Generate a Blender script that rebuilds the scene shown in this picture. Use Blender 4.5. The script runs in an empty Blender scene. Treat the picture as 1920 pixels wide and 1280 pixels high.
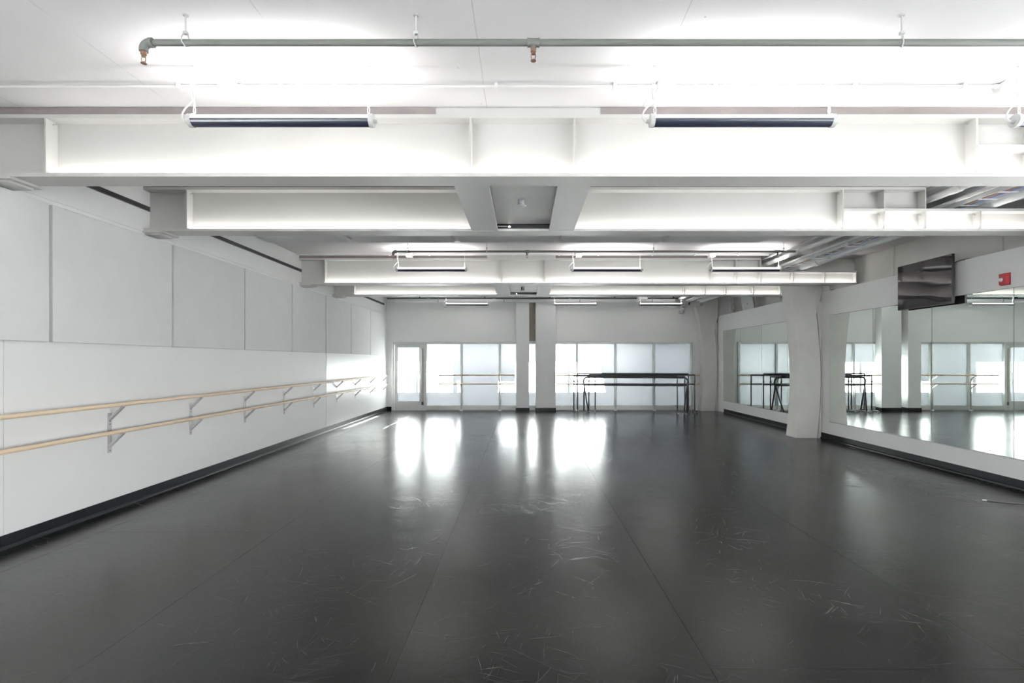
import bpy, math, random
from mathutils import Vector, Matrix

random.seed(7)
scene = bpy.context.scene
COL = scene.collection

# ------------------------------------------------------------------ camera
F, CX, CY, H = 936.0, 982.0, 676.0, 1.55          # focal (px), vanishing point, eye height
cam_d = bpy.data.cameras.new('camera')
cam_d.sensor_fit = 'HORIZONTAL'
cam_d.sensor_width = 36.0
cam_d.lens = F / 1920.0 * 36.0
cam_d.shift_x = (960 - CX) / 1920.0
cam_d.shift_y = (CY - 640) / 1920.0
cam_d.clip_start = 0.02
cam = bpy.data.objects.new('camera', cam_d)
cam.location = (0, 0, H)
cam.rotation_euler = (math.pi / 2, 0, 0)
COL.objects.link(cam)
scene.camera = cam

# ------------------------------------------------------------------ world, sun, exposure
LAMP_E = 160.0       # up-facing tube of the lamps
LENS_E = 2.2         # ribbed lens around the tube

STRIP_E = 23.0        # light strips lying in the beams
SKY_E = 46.0
SUN_E = 1150.0
scene.view_settings.view_transform = 'Standard'
scene.view_settings.look = 'None'
scene.view_settings.gamma = 1.0
scene.view_settings.use_curve_mapping = False
scene.view_settings.exposure = 0.25
world = bpy.data.worlds.new('world')
scene.world = world
world.use_nodes = True
wn = world.node_tree.nodes['Background']
wn.inputs['Color'].default_value = (0.97, 0.98, 1.0, 1)
wn.inputs['Strength'].default_value = SKY_E
sun_d = bpy.data.lights.new('sun', 'SUN')
sun_d.energy = SUN_E
sun_d.angle = math.radians(0.53)
sun_d.color = (1.0, 0.98, 0.94)
sun = bpy.data.objects.new('sun', sun_d)
SUN_DROP = 0.35                                       # metres down per metre inwards
sun.rotation_euler = Vector((0, -1, -SUN_DROP)).to_track_quat('-Z', 'Y').to_euler()
sun.location = (0, 30, 12)
COL.objects.link(sun)

# ------------------------------------------------------------------ dimensions
XL, XR, XU = -4.285, 5.98, 6.5      # side wall, furred mirror wall, wall above its ledge
YF, YN = 15.60, -6.0                # window wall, wall behind the camera
ZC = 3.56                           # slab soffit
PITCH = 5.55
LEDGE = 2.92

# ------------------------------------------------------------------ materials
def new_mat(name):
    m = bpy.data.materials.new(name)
    m.use_nodes = True
    nt = m.node_tree
    return m, nt, nt.nodes['Principled BSDF']

def N(nt, t, **kw):
    n = nt.nodes.new(t)
    for k, v in kw.items():
        setattr(n, k, v)
    return n

def objcoord(nt):
    return N(nt, 'ShaderNodeTexCoord').outputs['Object']

def geopos(nt):
    return N(nt, 'ShaderNodeNewGeometry').outputs['Position']

def ramp(nt, src, a, b, ca=(0, 0, 0, 1), cb=(1, 1, 1, 1)):
    r = N(nt, 'ShaderNodeValToRGB')
    r.color_ramp.elements[0].position = a
    r.color_ramp.elements[0].color = ca
    r.color_ramp.elements[1].position = b
    r.color_ramp.elements[1].color = cb
    nt.links.new(src, r.inputs[0])
    return r.outputs[0]

def noise(nt, vec, scale, detail=3.0, rough=0.5, dist=0.0):
    n = N(nt, 'ShaderNodeTexNoise')
    n.inputs['Scale'].default_value = scale
    n.inputs['Detail'].default_value = detail
    n.inputs['Roughness'].default_value = rough
    n.inputs['Distortion'].default_value = dist
    nt.links.new(vec, n.inputs['Vector'])
    return n.outputs['Fac']

def math_n(nt, op, a, b=None, c=None):
    n = N(nt, 'ShaderNodeMath', operation=op)
    for i, v in enumerate((a, b, c)):
        if v is None:
            continue
        if isinstance(v, (int, float)):
            n.inputs[i].default_value = v
        else:
            nt.links.new(v, n.inputs[i])
    return n.outputs[0]

def mix_c(nt, fac, a, b):
    n = N(nt, 'ShaderNodeMix', data_type='RGBA')
    if isinstance(fac, (int, float)):
        n.inputs[0].default_value = fac
    else:
        nt.links.new(fac, n.inputs[0])
    for i, v in ((6, a), (7, b)):
        if isinstance(v, tuple):
            n.inputs[i].default_value = (*v[:3], 1)
        else:
            nt.links.new(v, n.inputs[i])
    return n.outputs[2]

def bump(nt, bsdf, hgt, strength=0.2, dist=0.01):
    b = N(nt, 'ShaderNodeBump')
    b.inputs['Strength'].default_value = strength
    b.inputs['Distance'].default_value = dist
    nt.links.new(hgt, b.inputs['Height'])
    nt.links.new(b.outputs[0], bsdf.inputs['Normal'])

def paint(name, col, rough=0.5, var=0.03, scale=3.0, bmp=0.05, spec=0.4):
    m, nt, b = new_mat(name)
    v = geopos(nt)
    f = noise(nt, v, scale, 4)
    dark = tuple(c * (1 - var) for c in col)
    nt.links.new(mix_c(nt, ramp(nt, f, 0.35, 0.65), dark, col), b.inputs['Base Color'])
    b.inputs['Roughness'].default_value = rough
    b.inputs['Specular IOR Level'].default_value = spec
    if bmp:
        bump(nt, b, noise(nt, v, scale * 30, 3), bmp, 0.004)
    return m

def plain(name, col, rough=0.5, metal=0.0, spec=0.5, var=0.04, scale=12.0):
    m, nt, b = new_mat(name)
    f = noise(nt, objcoord(nt), scale, 3)
    nt.links.new(mix_c(nt, f, tuple(c * (1 - var) for c in col), tuple(min(1, c * (1 + var)) for c in col)), b.inputs['Base Color'])
    b.inputs['Roughness'].default_value = rough
    b.inputs['Metallic'].default_value = metal
    b.inputs['Specular IOR Level'].default_value = spec
    return m

def emit(name, col, strength):
    m = bpy.data.materials.new(name)
    m.use_nodes = True
    nt = m.node_tree
    nt.nodes.clear()
    e = N(nt, 'ShaderNodeEmission')
    e.inputs[0].default_value = (*col, 1)
    e.inputs[1].default_value = strength
    o = N(nt, 'ShaderNodeOutputMaterial')
    nt.links.new(e.outputs[0], o.inputs[0])
    return m

M = {}
M['wall'] = paint('white_wall_paint', (0.88, 0.885, 0.875), 0.45, 0.02, 1.2, 0.04)
M['wallgloss'] = paint('white_satin_wall_paint', (0.89, 0.895, 0.885), 0.3, 0.015, 1.2, 0.03)
M['beam'] = paint('white_steel_paint', (0.55, 0.545, 0.525), 0.4, 0.03, 2.0, 0.03)
M['conc'] = paint('painted_concrete', (0.74, 0.73, 0.69), 0.55, 0.06, 2.5, 0.22)
M['panel'] = paint('acoustic_fabric', (0.74, 0.745, 0.745), 0.9, 0.025, 4.0, 0.12, 0.1)
M['shim'] = paint('brown_grey_grout', (0.20, 0.175, 0.17), 0.8, 0.2, 4.0, 0.1)
M['base'] = plain('black_vinyl_base', (0.008, 0.009, 0.011), 0.3, spec=0.25)
M['pipe'] = plain('grey_painted_pipe', (0.085, 0.09, 0.084), 0.6, spec=0.3)
M['conduit'] = plain('white_painted_conduit', (0.74, 0.74, 0.73), 0.4)
M['galv'] = plain('pale_galvanised_steel', (0.66, 0.68, 0.68), 0.4, 0.15, var=0.08)
M['alu'] = plain('brushed_aluminium', (0.55, 0.57, 0.55), 0.42, 0.35)
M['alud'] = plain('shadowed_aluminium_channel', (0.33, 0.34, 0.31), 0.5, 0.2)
M['black'] = plain('black_steel', (0.012, 0.013, 0.016), 0.35)
M['blackp'] = plain('black_plastic', (0.012, 0.012, 0.013), 0.45)
M['housing'] = plain('dark_lamp_housing', (0.012, 0.015, 0.026), 0.3)
M['cap'] = plain('grey_end_cap', (0.42, 0.43, 0.42), 0.5)
M['brass'] = plain('dull_brass', (0.20, 0.12, 0.08), 0.35, 0.7)
M['bracket'] = plain('grey_steel_bracket', (0.50, 0.49, 0.50), 0.4, 0.3)
M['red'] = plain('red_plastic', (0.27, 0.014, 0.020), 0.3)
M['strobe'] = plain('clear_strobe_lens', (0.85, 0.85, 0.85), 0.12)
M['grey'] = plain('dark_grey_device', (0.08, 0.08, 0.085), 0.4)
M['blue'] = plain('blue_cable', (0.10, 0.16, 0.42), 0.5)
M['orange'] = plain('brown_cable', (0.42, 0.22, 0.12), 0.5)
M['speaker'] = plain('pale_grey_speaker', (0.70, 0.73, 0.74), 0.5)
M['caster'] = plain('pale_metal_caster', (0.7, 0.7, 0.7), 0.25, 0.7)
M['pave'] = paint('pale_paving', (0.42, 0.43, 0.44), 0.8, 0.1, 2.0, 0.1)
M['stucco'] = paint('white_stucco', (0.62, 0.63, 0.64), 0.8, 0.05, 2.0, 0.1)
M['lens'] = emit('lamp_lens_glow', (1.0, 0.985, 0.985), LENS_E)
M['lamp'] = emit('lamp_tube_glow', (1.0, 0.975, 0.965), LAMP_E)
M['strip'] = emit('light_strip_glow', (1.0, 0.985, 0.94), STRIP_E)
M['spot'] = emit('small_lamp_glow', (1.0, 0.98, 0.93), 6.0)

# ceiling slab: painted concrete with faint formwork joints and pock marks
m, nt, b = new_mat('painted_slab')
v = geopos(nt)
sep = N(nt, 'ShaderNodeSeparateXYZ')
nt.links.new(v, sep.inputs[0])
w = math_n(nt, 'MULTIPLY', noise(nt, v, 2.0, 2), 0.02)
u = math_n(nt, 'ADD', sep.outputs[0], w)
fr = math_n(nt, 'FRACT', math_n(nt, 'DIVIDE', math_n(nt, 'ADD', u, 2.755 + 12.35), 1.235))
ln = math_n(nt, 'LESS_THAN', fr, 0.005)
brk = ramp(nt, noise(nt, v, 1.7, 3), 0.48, 0.55)
ln = math_n(nt, 'MULTIPLY', ln, brk)
pk = N(nt, 'ShaderNodeTexVoronoi')
pk.inputs['Scale'].default_value = 5.0
nt.links.new(v, pk.inputs['Vector'])
pit = math_n(nt, 'MULTIPLY', math_n(nt, 'LESS_THAN', pk.outputs['Distance'], 0.035), ramp(nt, noise(nt, v, 0.8, 2), 0.55, 0.6))
base = mix_c(nt, ramp(nt, noise(nt, v, 1.5, 5), 0.3, 0.7), (0.71, 0.70, 0.70), (0.765, 0.755, 0.76))
base = mix_c(nt, math_n(nt, 'MULTIPLY', ln, 0.45), base, (0.35, 0.33, 0.33))
base = mix_c(nt, math_n(nt, 'MULTIPLY', pit, 0.6), base, (0.3, 0.29, 0.29))
nt.links.new(base, b.inputs['Base Color'])
b.inputs['Roughness'].default_value = 0.6
bump(nt, b, noise(nt, v, 18, 5), 0.12, 0.01)
M['slab'] = m

# dance floor: dark grey vinyl, satin, scuffed by shoes
m, nt, b = new_mat('scuffed_dance_vinyl')
v = geopos(nt)

warp = N(nt, 'ShaderNodeTexNoise')
warp.inputs['Scale'].default_value = 0.9
warp.inputs['Detail'].default_value = 1.0
nt.links.new(v, warp.inputs['Vector'])
wsc = N(nt, 'ShaderNodeVectorMath', operation='SCALE')
wsc.inputs['Scale'].default_value = 0.55
nt.links.new(warp.outputs['Color'], wsc.inputs[0])
wad = N(nt, 'ShaderNodeVectorMath', operation='ADD')
nt.links.new(v, wad.inputs[0])
nt.links.new(wsc.outputs[0], wad.inputs[1])

def scratches(rot, across, along, lo, hi, seed):
    """long thin scuffs: strongly stretched noise, thresholded"""
    mp = N(nt, 'ShaderNodeMapping')
    mp.vector_type = 'TEXTURE'
    mp.inputs['Location'].default_value = (seed, seed * 1.7, seed)
    mp.inputs['Rotation'].default_value = (0, 0, math.radians(rot))
    mp.inputs['Scale'].default_value = (1.0 / across, 1.0 / along, 1.0)
    nt.links.new(wad.outputs[0], mp.inputs['Vector'])
    return ramp(nt, noise(nt, mp.outputs[0], 1.0, 1.0, 0.4), lo, hi)

s = scratches(15, 110, 2.2, 0.685, 0.80, 1.3)
for args in ((-35, 115, 2.6, 0.69, 0.81, 4.1), (62, 110, 2.0, 0.69, 0.81, 7.7), (-70, 120, 2.8, 0.69, 0.81, 2.9),
             (38, 150, 4.0, 0.685, 0.81, 9.4), (-12, 160, 4.4, 0.685, 0.81, 5.6), (85, 150, 3.6, 0.69, 0.81, 3.3)):
    s = math_n(nt, 'MAXIMUM', s, scratches(*args))
s = math_n(nt, 'MULTIPLY', s, ramp(nt, noise(nt, v, 0.7, 3), 0.3, 0.65, (0.25, 0.25, 0.25, 1)))
cloud = ramp(nt, noise(nt, v, 0.9, 6, 0.6), 0.35, 0.7)
fine = noise(nt, v, 30, 8, 0.75)
colr = mix_c(nt, cloud, (0.0055, 0.0055, 0.0052), (0.011, 0.011, 0.0105))
colr = mix_c(nt, math_n(nt, 'MULTIPLY', s, 0.30), colr, (0.10, 0.10, 0.097))
nt.links.new(colr, b.inputs['Base Color'])
rg = math_n(nt, 'ADD', 0.145, math_n(nt, 'MULTIPLY', ramp(nt, fine, 0.3, 0.7), 0.09))
rg = math_n(nt, 'ADD', rg, math_n(nt, 'MULTIPLY', cloud, 0.05))
rg = math_n(nt, 'ADD', rg, math_n(nt, 'MULTIPLY', s, 0.10))
nt.links.new(rg, b.inputs['Roughness'])
b.inputs['Specular IOR Level'].default_value = 0.20
hh = math_n(nt, 'ADD', math_n(nt, 'MULTIPLY', fine, 0.5), math_n(nt, 'MULTIPLY', s, 0.55))
bump(nt, b, hh, 0.20, 0.004)
M['floor'] = m

# wood rail
m, nt, b = new_mat('pale_maple_rail')
mp = N(nt, 'ShaderNodeMapping')
mp.inputs['Scale'].default_value = (14, 0.7, 14)
nt.links.new(geopos(nt), mp.inputs['Vector'])
g = noise(nt, mp.outputs[0], 2.5, 5)
nt.links.new(mix_c(nt, ramp(nt, g, 0.3, 0.7), (0.60, 0.47, 0.32), (0.72, 0.59, 0.43)), b.inputs['Base Color'])
b.inputs['Roughness'].default_value = 0.38
M['wood'] = m

# mirror
m = bpy.data.materials.new('silvered_mirror')
m.use_nodes = True
nt = m.node_tree
nt.nodes.clear()
g = N(nt, 'ShaderNodeBsdfGlossy')
g.inputs['Color'].default_value = (0.85, 0.90, 0.865, 1)
g.inputs['Roughness'].default_value = 0.0
o = N(nt, 'ShaderNodeOutputMaterial')
nt.links.new(g.outputs[0], o.inputs[0])
M['mirror'] = m
M['mirroredge'] = plain('dark_mirror_edge', (0.10, 0.13, 0.12), 0.3)

# frosted glass: dense film on the far windows, lighter film on the added side windows
def frosted(name, col):
    m = bpy.data.materials.new(name)
    m.use_nodes = True
    nt = m.node_tree
    nt.nodes.clear()
    t = N(nt, 'ShaderNodeBsdfTranslucent')
    t.inputs['Color'].default_value = (*col, 1)
    g = N(nt, 'ShaderNodeBsdfGlossy')
    g.inputs['Color'].default_value = (0.8, 0.85, 0.85, 1)
    g.inputs['Roughness'].default_value = 0.25
    mx = N(nt, 'ShaderNodeMixShader')
    mx.inputs[0].default_value = 0.06
    nt.links.new(t.outputs[0], mx.inputs[1])
    nt.links.new(g.outputs[0], mx.inputs[2])
    o = N(nt, 'ShaderNodeOutputMaterial')
    nt.links.new(mx.outputs[0], o.inputs[0])
    return m
M['frost'] = frosted('dense_frosted_glass', (0.046, 0.0495, 0.0508))
M['frostfill'] = frosted('fill_window_glass', (0.93, 0.93, 0.92))

# switched-off screen: dark, glossy, slightly wavy film
m, nt, b = new_mat('dark_glossy_screen')
b.inputs['Base Color'].default_value = (0.016, 0.013, 0.016, 1)
b.inputs['Roughness'].default_value = 0.05
b.inputs['Specular IOR Level'].default_value = 0.5
b.inputs['IOR'].default_value = 1.55
mp = N(nt, 'ShaderNodeMapping')
mp.inputs['Scale'].default_value = (1, 1.0, 2.6)
nt.links.new(geopos(nt), mp.inputs['Vector'])
bump(nt, b, noise(nt, mp.outputs[0], 1.5, 0), 0.10, 0.05)
M['screen'] = m

# ------------------------------------------------------------------ mesh building
class MB:
    def __init__(self):
        self.v, self.f = [], []

    def add(self, vs, fs):
        k = len(self.v)
        self.v += [tuple(p) for p in vs]
        self.f += [tuple(i + k for i in q) for q in fs]
        return self

    def box(self, x0, x1, y0, y1, z0, z1):
        vs = [(x, y, z) for z in (z0, z1) for y in (y0, y1) for x in (x0, x1)]
        return self.add(vs, [(0, 2, 3, 1), (4, 5, 7, 6), (0, 1, 5, 4), (2, 6, 7, 3), (0, 4, 6, 2), (1, 3, 7, 5)])

    def prism(self, pts, axis, a, b):
        """polygon pts (2D) extruded along axis from a to b"""
        def P(p, t):
            return {'x': (t, p[0], p[1]), 'y': (p[0], t, p[1]), 'z': (p[0], p[1], t)}[axis]
        n = len(pts)
        vs = [P(p, a) for p in pts] + [P(p, b) for p in pts]
        fs = [tuple(range(n)), tuple(range(2 * n - 1, n - 1, -1))]
        fs += [(i, i + n, (i + 1) % n + n, (i + 1) % n) for i in range(n)]
        return self.add(vs, fs)

    def tube(self, pts, r, n=8, caps=True, flat=None):
        pts = [Vector(p) for p in pts]
        rs = r if isinstance(r, (list, tuple)) else [r] * len(pts)
        rings = []
        up = None
        for i, p in enumerate(pts):
            d = (pts[min(i + 1, len(pts) - 1)] - pts[max(i - 1, 0)]).normalized()
            if up is None or abs(up.dot(d)) > 0.98:
                up = Vector((0, 0, 1)) if abs(d.z) < 0.9 else Vector((1, 0, 0))
            s_ = d.cross(up).normalized()
            up = s_.cross(d).normalized()
            rings.append([p + (s_ * math.cos(2 * math.pi * k / n) + up * math.sin(2 * math.pi * k / n)) * rs[i] for k in range(n)])
        vs = [q for rg_ in rings for q in rg_]
        fs = []
        for i in range(len(pts) - 1):
            for k in range(n):
                a, c = i * n + k, i * n + (k + 1) % n
                fs.append((a, c, c + n, a + n))
        if caps:
            fs.append(tuple(range(n - 1, -1, -1)))
            fs.append(tuple(range((len(pts) - 1) * n, len(pts) * n)))
        return self.add(vs, fs)

    def lathe(self, prof, c, n=14, axis='z'):
        vs, fs = [], []
        for (r, h_) in prof:
            for k in range(n):
                a = 2 * math.pi * k / n
                p = (r * math.cos(a), r * math.sin(a), h_)
                if axis == 'x':
                    p = (h_, p[0], p[1])
                elif axis == 'y':
                    p = (p[0], h_, p[1])
                vs.append((c[0] + p[0], c[1] + p[1], c[2] + p[2]))
        for i in range(len(prof) - 1):
            for k in range(n):
                a, b_ = i * n + k, i * n + (k + 1) % n
                fs.append((a, b_, b_ + n, a + n))
        fs.append(tuple(range(n - 1, -1, -1)))
        fs.append(tuple(range((len(prof) - 1) * n, len(prof) * n)))
        return self.add(vs, fs)

    def build(self, name, mat, parent=None, smooth=False, bevel=0.0):
        me = bpy.data.meshes.new(name)
        me.from_pydata(self.v, [], self.f)
        me.materials.append(M[mat] if isinstance(mat, str) else mat)
        import bmesh
        bm = bmesh.new()
        bm.from_mesh(me)
        bmesh.ops.recalc_face_normals(bm, faces=bm.faces)
        bm.to_mesh(me)
        bm.free()
        if smooth:
            me.polygons.foreach_set('use_smooth', [True] * len(me.polygons))
            me.set_sharp_from_angle(angle=math.radians(40))
        ob = bpy.data.objects.new(name, me)
        COL.objects.link(ob)
        if parent is not None:
            ob.parent = parent
        if bevel:
            md = ob.modifiers.new('bevel', 'BEVEL')
            md.width = bevel
            md.segments = 2
            md.limit_method = 'ANGLE'
        return ob

def tag(o_, label=None, cat=None, group=None, kind=None):
    for k, val in (('label', label), ('category', cat), ('group', group), ('kind', kind)):
        if val:
            o_[k] = val
    return o_

def thing(name, loc, label, cat, group=None):
    o_ = bpy.data.objects.new(name, None)
    o_.empty_display_size = 0.1
    o_.location = loc
    COL.objects.link(o_)
    return tag(o_, label, cat, group)

def copy_tree(o_, parent=None, skip=()):
    c = o_.copy()
    COL.objects.link(c)
    c.parent = parent
    for ch in o_.children:
        if ch.name.split('.')[0] not in skip:
            copy_tree(ch, c)
    return c

def bez(p0, p1, p2, p3, n=14):
    p0, p1, p2, p3 = map(Vector, (p0, p1, p2, p3))
    out = []
    for i in range(n + 1):
        t_ = i / n
        a = 1 - t_
        out.append(p0 * a ** 3 + p1 * 3 * a * a * t_ + p2 * 3 * a * t_ * t_ + p3 * t_ ** 3)
    return out

def arc(c, r, a0, a1, plane, n=8):
    """plane 'xz' or 'yz'"""
    out = []
    for i in range(n + 1):
        a = math.radians(a0 + (a1 - a0) * i / n)
        d = (r * math.cos(a), r * math.sin(a))
        out.append((c[0] + d[0], c[1], c[2] + d[1]) if plane == 'xz' else (c[0], c[1] + d[0], c[2] + d[1]))
    return out

# ================================================================== SETTING
# floor: screed with rolled vinyl sheets
fl = MB().box(XL - 0.2, XU + 0.3, YN, YF + 0.10, -0.20, -0.004).build('floor', 'blackp')
tag(fl, 'dark grey scuffed vinyl dance floor', 'floor', kind='structure')
xs = [XL, -3.83, -2.24, -0.65, 0.94, 2.53, 4.12, 5.71, XU]
cuts = [6.62, 4.52, 9.8, 6.62, 2.51, 7.7, 5.3, 8.4]
for i in range(len(xs) - 1):
    for (ya, yb) in ((YN, cuts[i]), (cuts[i], YF + 0.05)):
        MB().box(xs[i] + 0.0012, xs[i + 1] - 0.0012, ya + 0.0012, yb - 0.0012, -0.004, 0.0).build('vinyl_sheet', 'floor', fl)

tag(MB().box(XL - 0.2, XU + 0.3, YN - 0.2, YF + 0.25, ZC, ZC + 0.25).build('ceiling', 'slab'), 'white painted concrete ceiling slab', 'ceiling', kind='structure')

FILL_L = (-5.8, 0.9, 0.45, 2.35)                      # unseen opening added in the panel wall to brighten the room
wl = MB().box(XL - 0.2, XL, FILL_L[1], YF + 0.25, -0.2, ZC).box(XL - 0.2, XL, YN, FILL_L[0], -0.2, ZC)
wl = wl.box(XL - 0.2, XL, FILL_L[0], FILL_L[1], -0.2, FILL_L[2]).box(XL - 0.2, XL, FILL_L[0], FILL_L[1], FILL_L[3], ZC).build('wall_left', 'wall')
tag(wl, 'white side wall carrying the acoustic panels and wooden barres', 'wall', kind='structure')
SEAM = 10.81
# thin wall linings of the lower wall, with the two visible vertical joints
for (ya, yb, mt, th) in ((0.95, 4.103, 'wall', 0.006), (4.108, SEAM - 0.004, 'wall', 0.006), (SEAM, YF, 'wallgloss', 0.010)):
    MB().box(XL, XL + th, ya, yb, 0.0, 3.02).build('wall_lining', mt, wl)
wb = MB().box(XL - 0.2, XU + 0.3, YN - 0.2, YN, -0.2, ZC).build('wall_front', 'wall')
tag(wb, 'plain white wall behind the viewer', 'wall', kind='structure')

FILL_R = (-5.8, 4.6, 0.45, 2.45)                      # unseen opening added in the mirror wall as fill light
wr = MB().box(XR, XR + 0.10, FILL_R[1], YF + 0.1, -0.2, LEDGE).box(XR, XR + 0.10, YN, FILL_R[0], -0.2, LEDGE)
wr.box(XR, XR + 0.10, FILL_R[0], FILL_R[1], -0.2, FILL_R[2]).box(XR, XR + 0.10, FILL_R[0], FILL_R[1], FILL_R[3], LEDGE)
wr = wr.box(XR + 0.10, XU, YN, YF + 0.1, LEDGE - 0.08, LEDGE - 0.004).build('wall_right', 'wall')
tag(wr, 'white furred side wall carrying the mirrors', 'wall', kind='structure')
MB().box(XU, XU + 0.25, YN, YF + 0.2, LEDGE - 0.3, ZC).build('upper_concrete', 'conc', wr)
# shallow pilaster bands on the concrete above the ledge
for yy in (6.75, 8.75, 12.6):
    MB().box(XU - 0.03, XU, yy, yy + 0.10, LEDGE, ZC).build('concrete_rib', 'conc', wr)

# skirtings
def skirting(name, x0, x1, label, mat='base', y0=YN, y1=YF):
    s_ = -1 if x1 < x0 else 1
    a, c = sorted((x0, x0 + s_ * 0.008))
    o_ = MB().box(a, c, y0, y1, 0.0, 0.116).build(name, mat)
    tag(o_, label, 'baseboard', kind='structure')
    a, c = sorted((x0 + s_ * 0.008, x0 + s_ * 0.024))
    xa, xb = x0 + s_ * 0.008, x0 + s_ * 0.026
    MB().prism([(xa, 0), (xb, 0), (xb - s_ * 0.003, 0.013), (xa + s_ * 0.006, 0.026), (xa, 0.030)], 'y', y0, y1).build('shoe_molding', mat, o_)
    return o_
skirting('baseboard_left', XL + 0.010, 0, 'black vinyl baseboard below the wooden barres')
skirting('baseboard_right', XR, XR - 1, 'black vinyl baseboard below the mirrors', y1=YF - 0.7)

# black slot along the top of the side wall, one piece between each pair of beams
BEAMS = [4.07, 5.73, 9.635, 11.28]
segs = [(4.2, 5.71, 'short black slot high on the side wall between the two nearest beams'),
        (5.85, 9.61, 'long black slot high on the side wall between second and third beam'),
        (11.4, 15.3, 'black slot high on the side wall next to the window wall'),
        (YN, 3.95, 'black slot high on the side wall in front of the nearest beam')]
for ya, yb, lb in segs[:3]:
    o_ = MB().box(XL - 0.03, XL + 0.012, ya, yb, 3.256, 3.300).build('slot_diffuser', 'blackp')
    tag(o_, lb, 'vent', 'slot diffusers on the side wall')
    MB().box(XL, XL + 0.016, ya, yb, 3.300, 3.304).box(XL, XL + 0.016, ya, yb, 3.252, 3.256).build('rim', 'grey', o_)

# ------------------------------------------------------------------ window wall
PX = F / YF
def fx(px): return (px - CX) / PX
def fz(py): return H - (py - CY) / PX
wf = MB()
ZT = fz(641.0)                                   # head of the glazing
wf.box(XL, XU + 0.25, YF, YF + 0.2, ZT, ZC)      # wall above
wf.box(XL, fx(735), YF - 0.0, YF + 0.2, -0.2, ZT)
wf.box(fx(1297), XU + 0.25, YF, YF + 0.2, -0.2, ZT)
wf = wf.build('wall_back', 'wall')
tag(wf, 'white wall above the frosted windows at the far end', 'wall', kind='structure')
o_ = MB().box(XL + 0.02, fx(734), YF - 0.012, YF, 0, 0.11).build('baseboard_back', 'base')
tag(o_, 'short piece of black baseboard in the corner beside the glass door', 'baseboard', kind='structure')

MU = [798.5, 865.5, 937.5, 1009.5, 1081.5, 1153.5, 1225.5, 1296.5]
ZG0, ZG1 = fz(760), fz(644.5)
wlab = ['next to the glass door', 'second from the glass door', 'partly behind the slimmer column', 'partly behind the broader column',
        'behind the left end of the black portable barres', 'behind the middle of the black portable barres', 'nearest the mirror wall']
for i in range(7):
    x0, x1 = fx(MU[i]), fx(MU[i + 1])
    mw = 0.027
    fr = MB()
    fr.box(x0 + mw, x1 - mw, YF - 0.03, YF + 0.06, ZG1, ZT)            # head
    fr.box(x0 + mw, x1 - mw, YF - 0.05, YF + 0.06, 0.02, ZG0)          # sill rail
    fr.box(x1 - mw, x1 + mw, YF - 0.05, YF + 0.06, 0.0, ZT)            # mullion
    if i == 0:
        fr.box(x0 - mw, x0 + mw, YF - 0.05, YF + 0.06, 0.0, ZT)
    fr = fr.build('window_%d' % (i + 1), 'alu', bevel=0.004)
    tag(fr, 'frosted window ' + wlab[i], 'window', 'frosted windows of the far wall', 'structure')
    pn = MB().add([(x0, YF + 0.02, ZG0 - 0.02), (x1, YF + 0.02, ZG0 - 0.02), (x1, YF + 0.02, ZG1 + 0.02), (x0, YF + 0.02, ZG1 + 0.02)], [(0, 1, 2, 3)])
    pn.build('pane', 'frost', fr)
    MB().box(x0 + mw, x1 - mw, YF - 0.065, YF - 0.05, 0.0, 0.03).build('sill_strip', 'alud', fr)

# windows added out of view in both side walls as fill light
wi = 8
for (W_, xa, nb, sd) in ((FILL_R, XR, 7, 'mirror'), (FILL_L, XL - 0.1, 6, 'panel')):
    for i in range(nb):
        y0 = W_[0] + (W_[1] - W_[0]) * i / nb
        y1 = W_[0] + (W_[1] - W_[0]) * (i + 1) / nb
        fr = MB().box(xa + 0.02, xa + 0.08, y0, y1, W_[2], W_[2] + 0.05).box(xa + 0.02, xa + 0.08, y0, y1, W_[3] - 0.05, W_[3])
        fr.box(xa + 0.02, xa + 0.08, y0, y0 + 0.03, W_[2], W_[3]).box(xa + 0.02, xa + 0.08, y1 - 0.03, y1, W_[2], W_[3])
        fr = fr.build('window_%d' % wi, 'alu')
        wi += 1
        tag(fr, 'unseen fill window added to the %s wall, number %d from behind' % (sd, i + 1), 'window', 'unseen windows added as fill light', 'structure')
        MB().add([(xa + 0.05, y0, W_[2]), (xa + 0.05, y1, W_[2]), (xa + 0.05, y1, W_[3]), (xa + 0.05, y0, W_[3])], [(0, 1, 2, 3)]).build('pane', 'frostfill', fr)

# glass door
d0, d1 = fx(736), fx(797)
dr = MB()
dr.box(d0, fx(739.5), YF - 0.04, YF + 0.08, 0, ZT)
dr.box(fx(739.5), d1, YF - 0.04, YF + 0.08, fz(645.5), ZT)
dr = dr.build('door_1', 'alu', bevel=0.004)
tag(dr, 'aluminium door with a frosted glass pane in the far corner', 'door', kind='structure')
lf = MB()
l0, l1, g0, g1 = fx(740), fx(789.6), fx(745.7), fx(786.5)
za, zb = fz(752), fz(651)
lf.box(l0, g0, YF - 0.02, YF + 0.04, 0.015, fz(646)).box(g1, l1, YF - 0.02, YF + 0.04, 0.015, fz(646))
lf.box(g0, g1, YF - 0.02, YF + 0.04, 0.015, za).box(g0, g1, YF - 0.02, YF + 0.04, zb, fz(646))
lf = lf.build('door_leaf', 'alu', dr, bevel=0.004)
MB().add([(g0, YF + 0.015, za), (g1, YF + 0.015, za), (g1, YF + 0.015, zb), (g0, YF + 0.015, zb)], [(0, 1, 2, 3)]).build('pane', 'frost', lf)
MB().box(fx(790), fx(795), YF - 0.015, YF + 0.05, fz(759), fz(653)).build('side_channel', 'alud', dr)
MB().box(fx(790.6), fx(794.6), YF - 0.03, YF - 0.015, fz(759), fz(753)).build('floor_bolt', 'blackp', dr)
MB().box(fx(795), d1, YF - 0.04, YF + 0.06, 0, fz(646)).build('door_jamb', 'alu', dr)
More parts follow.
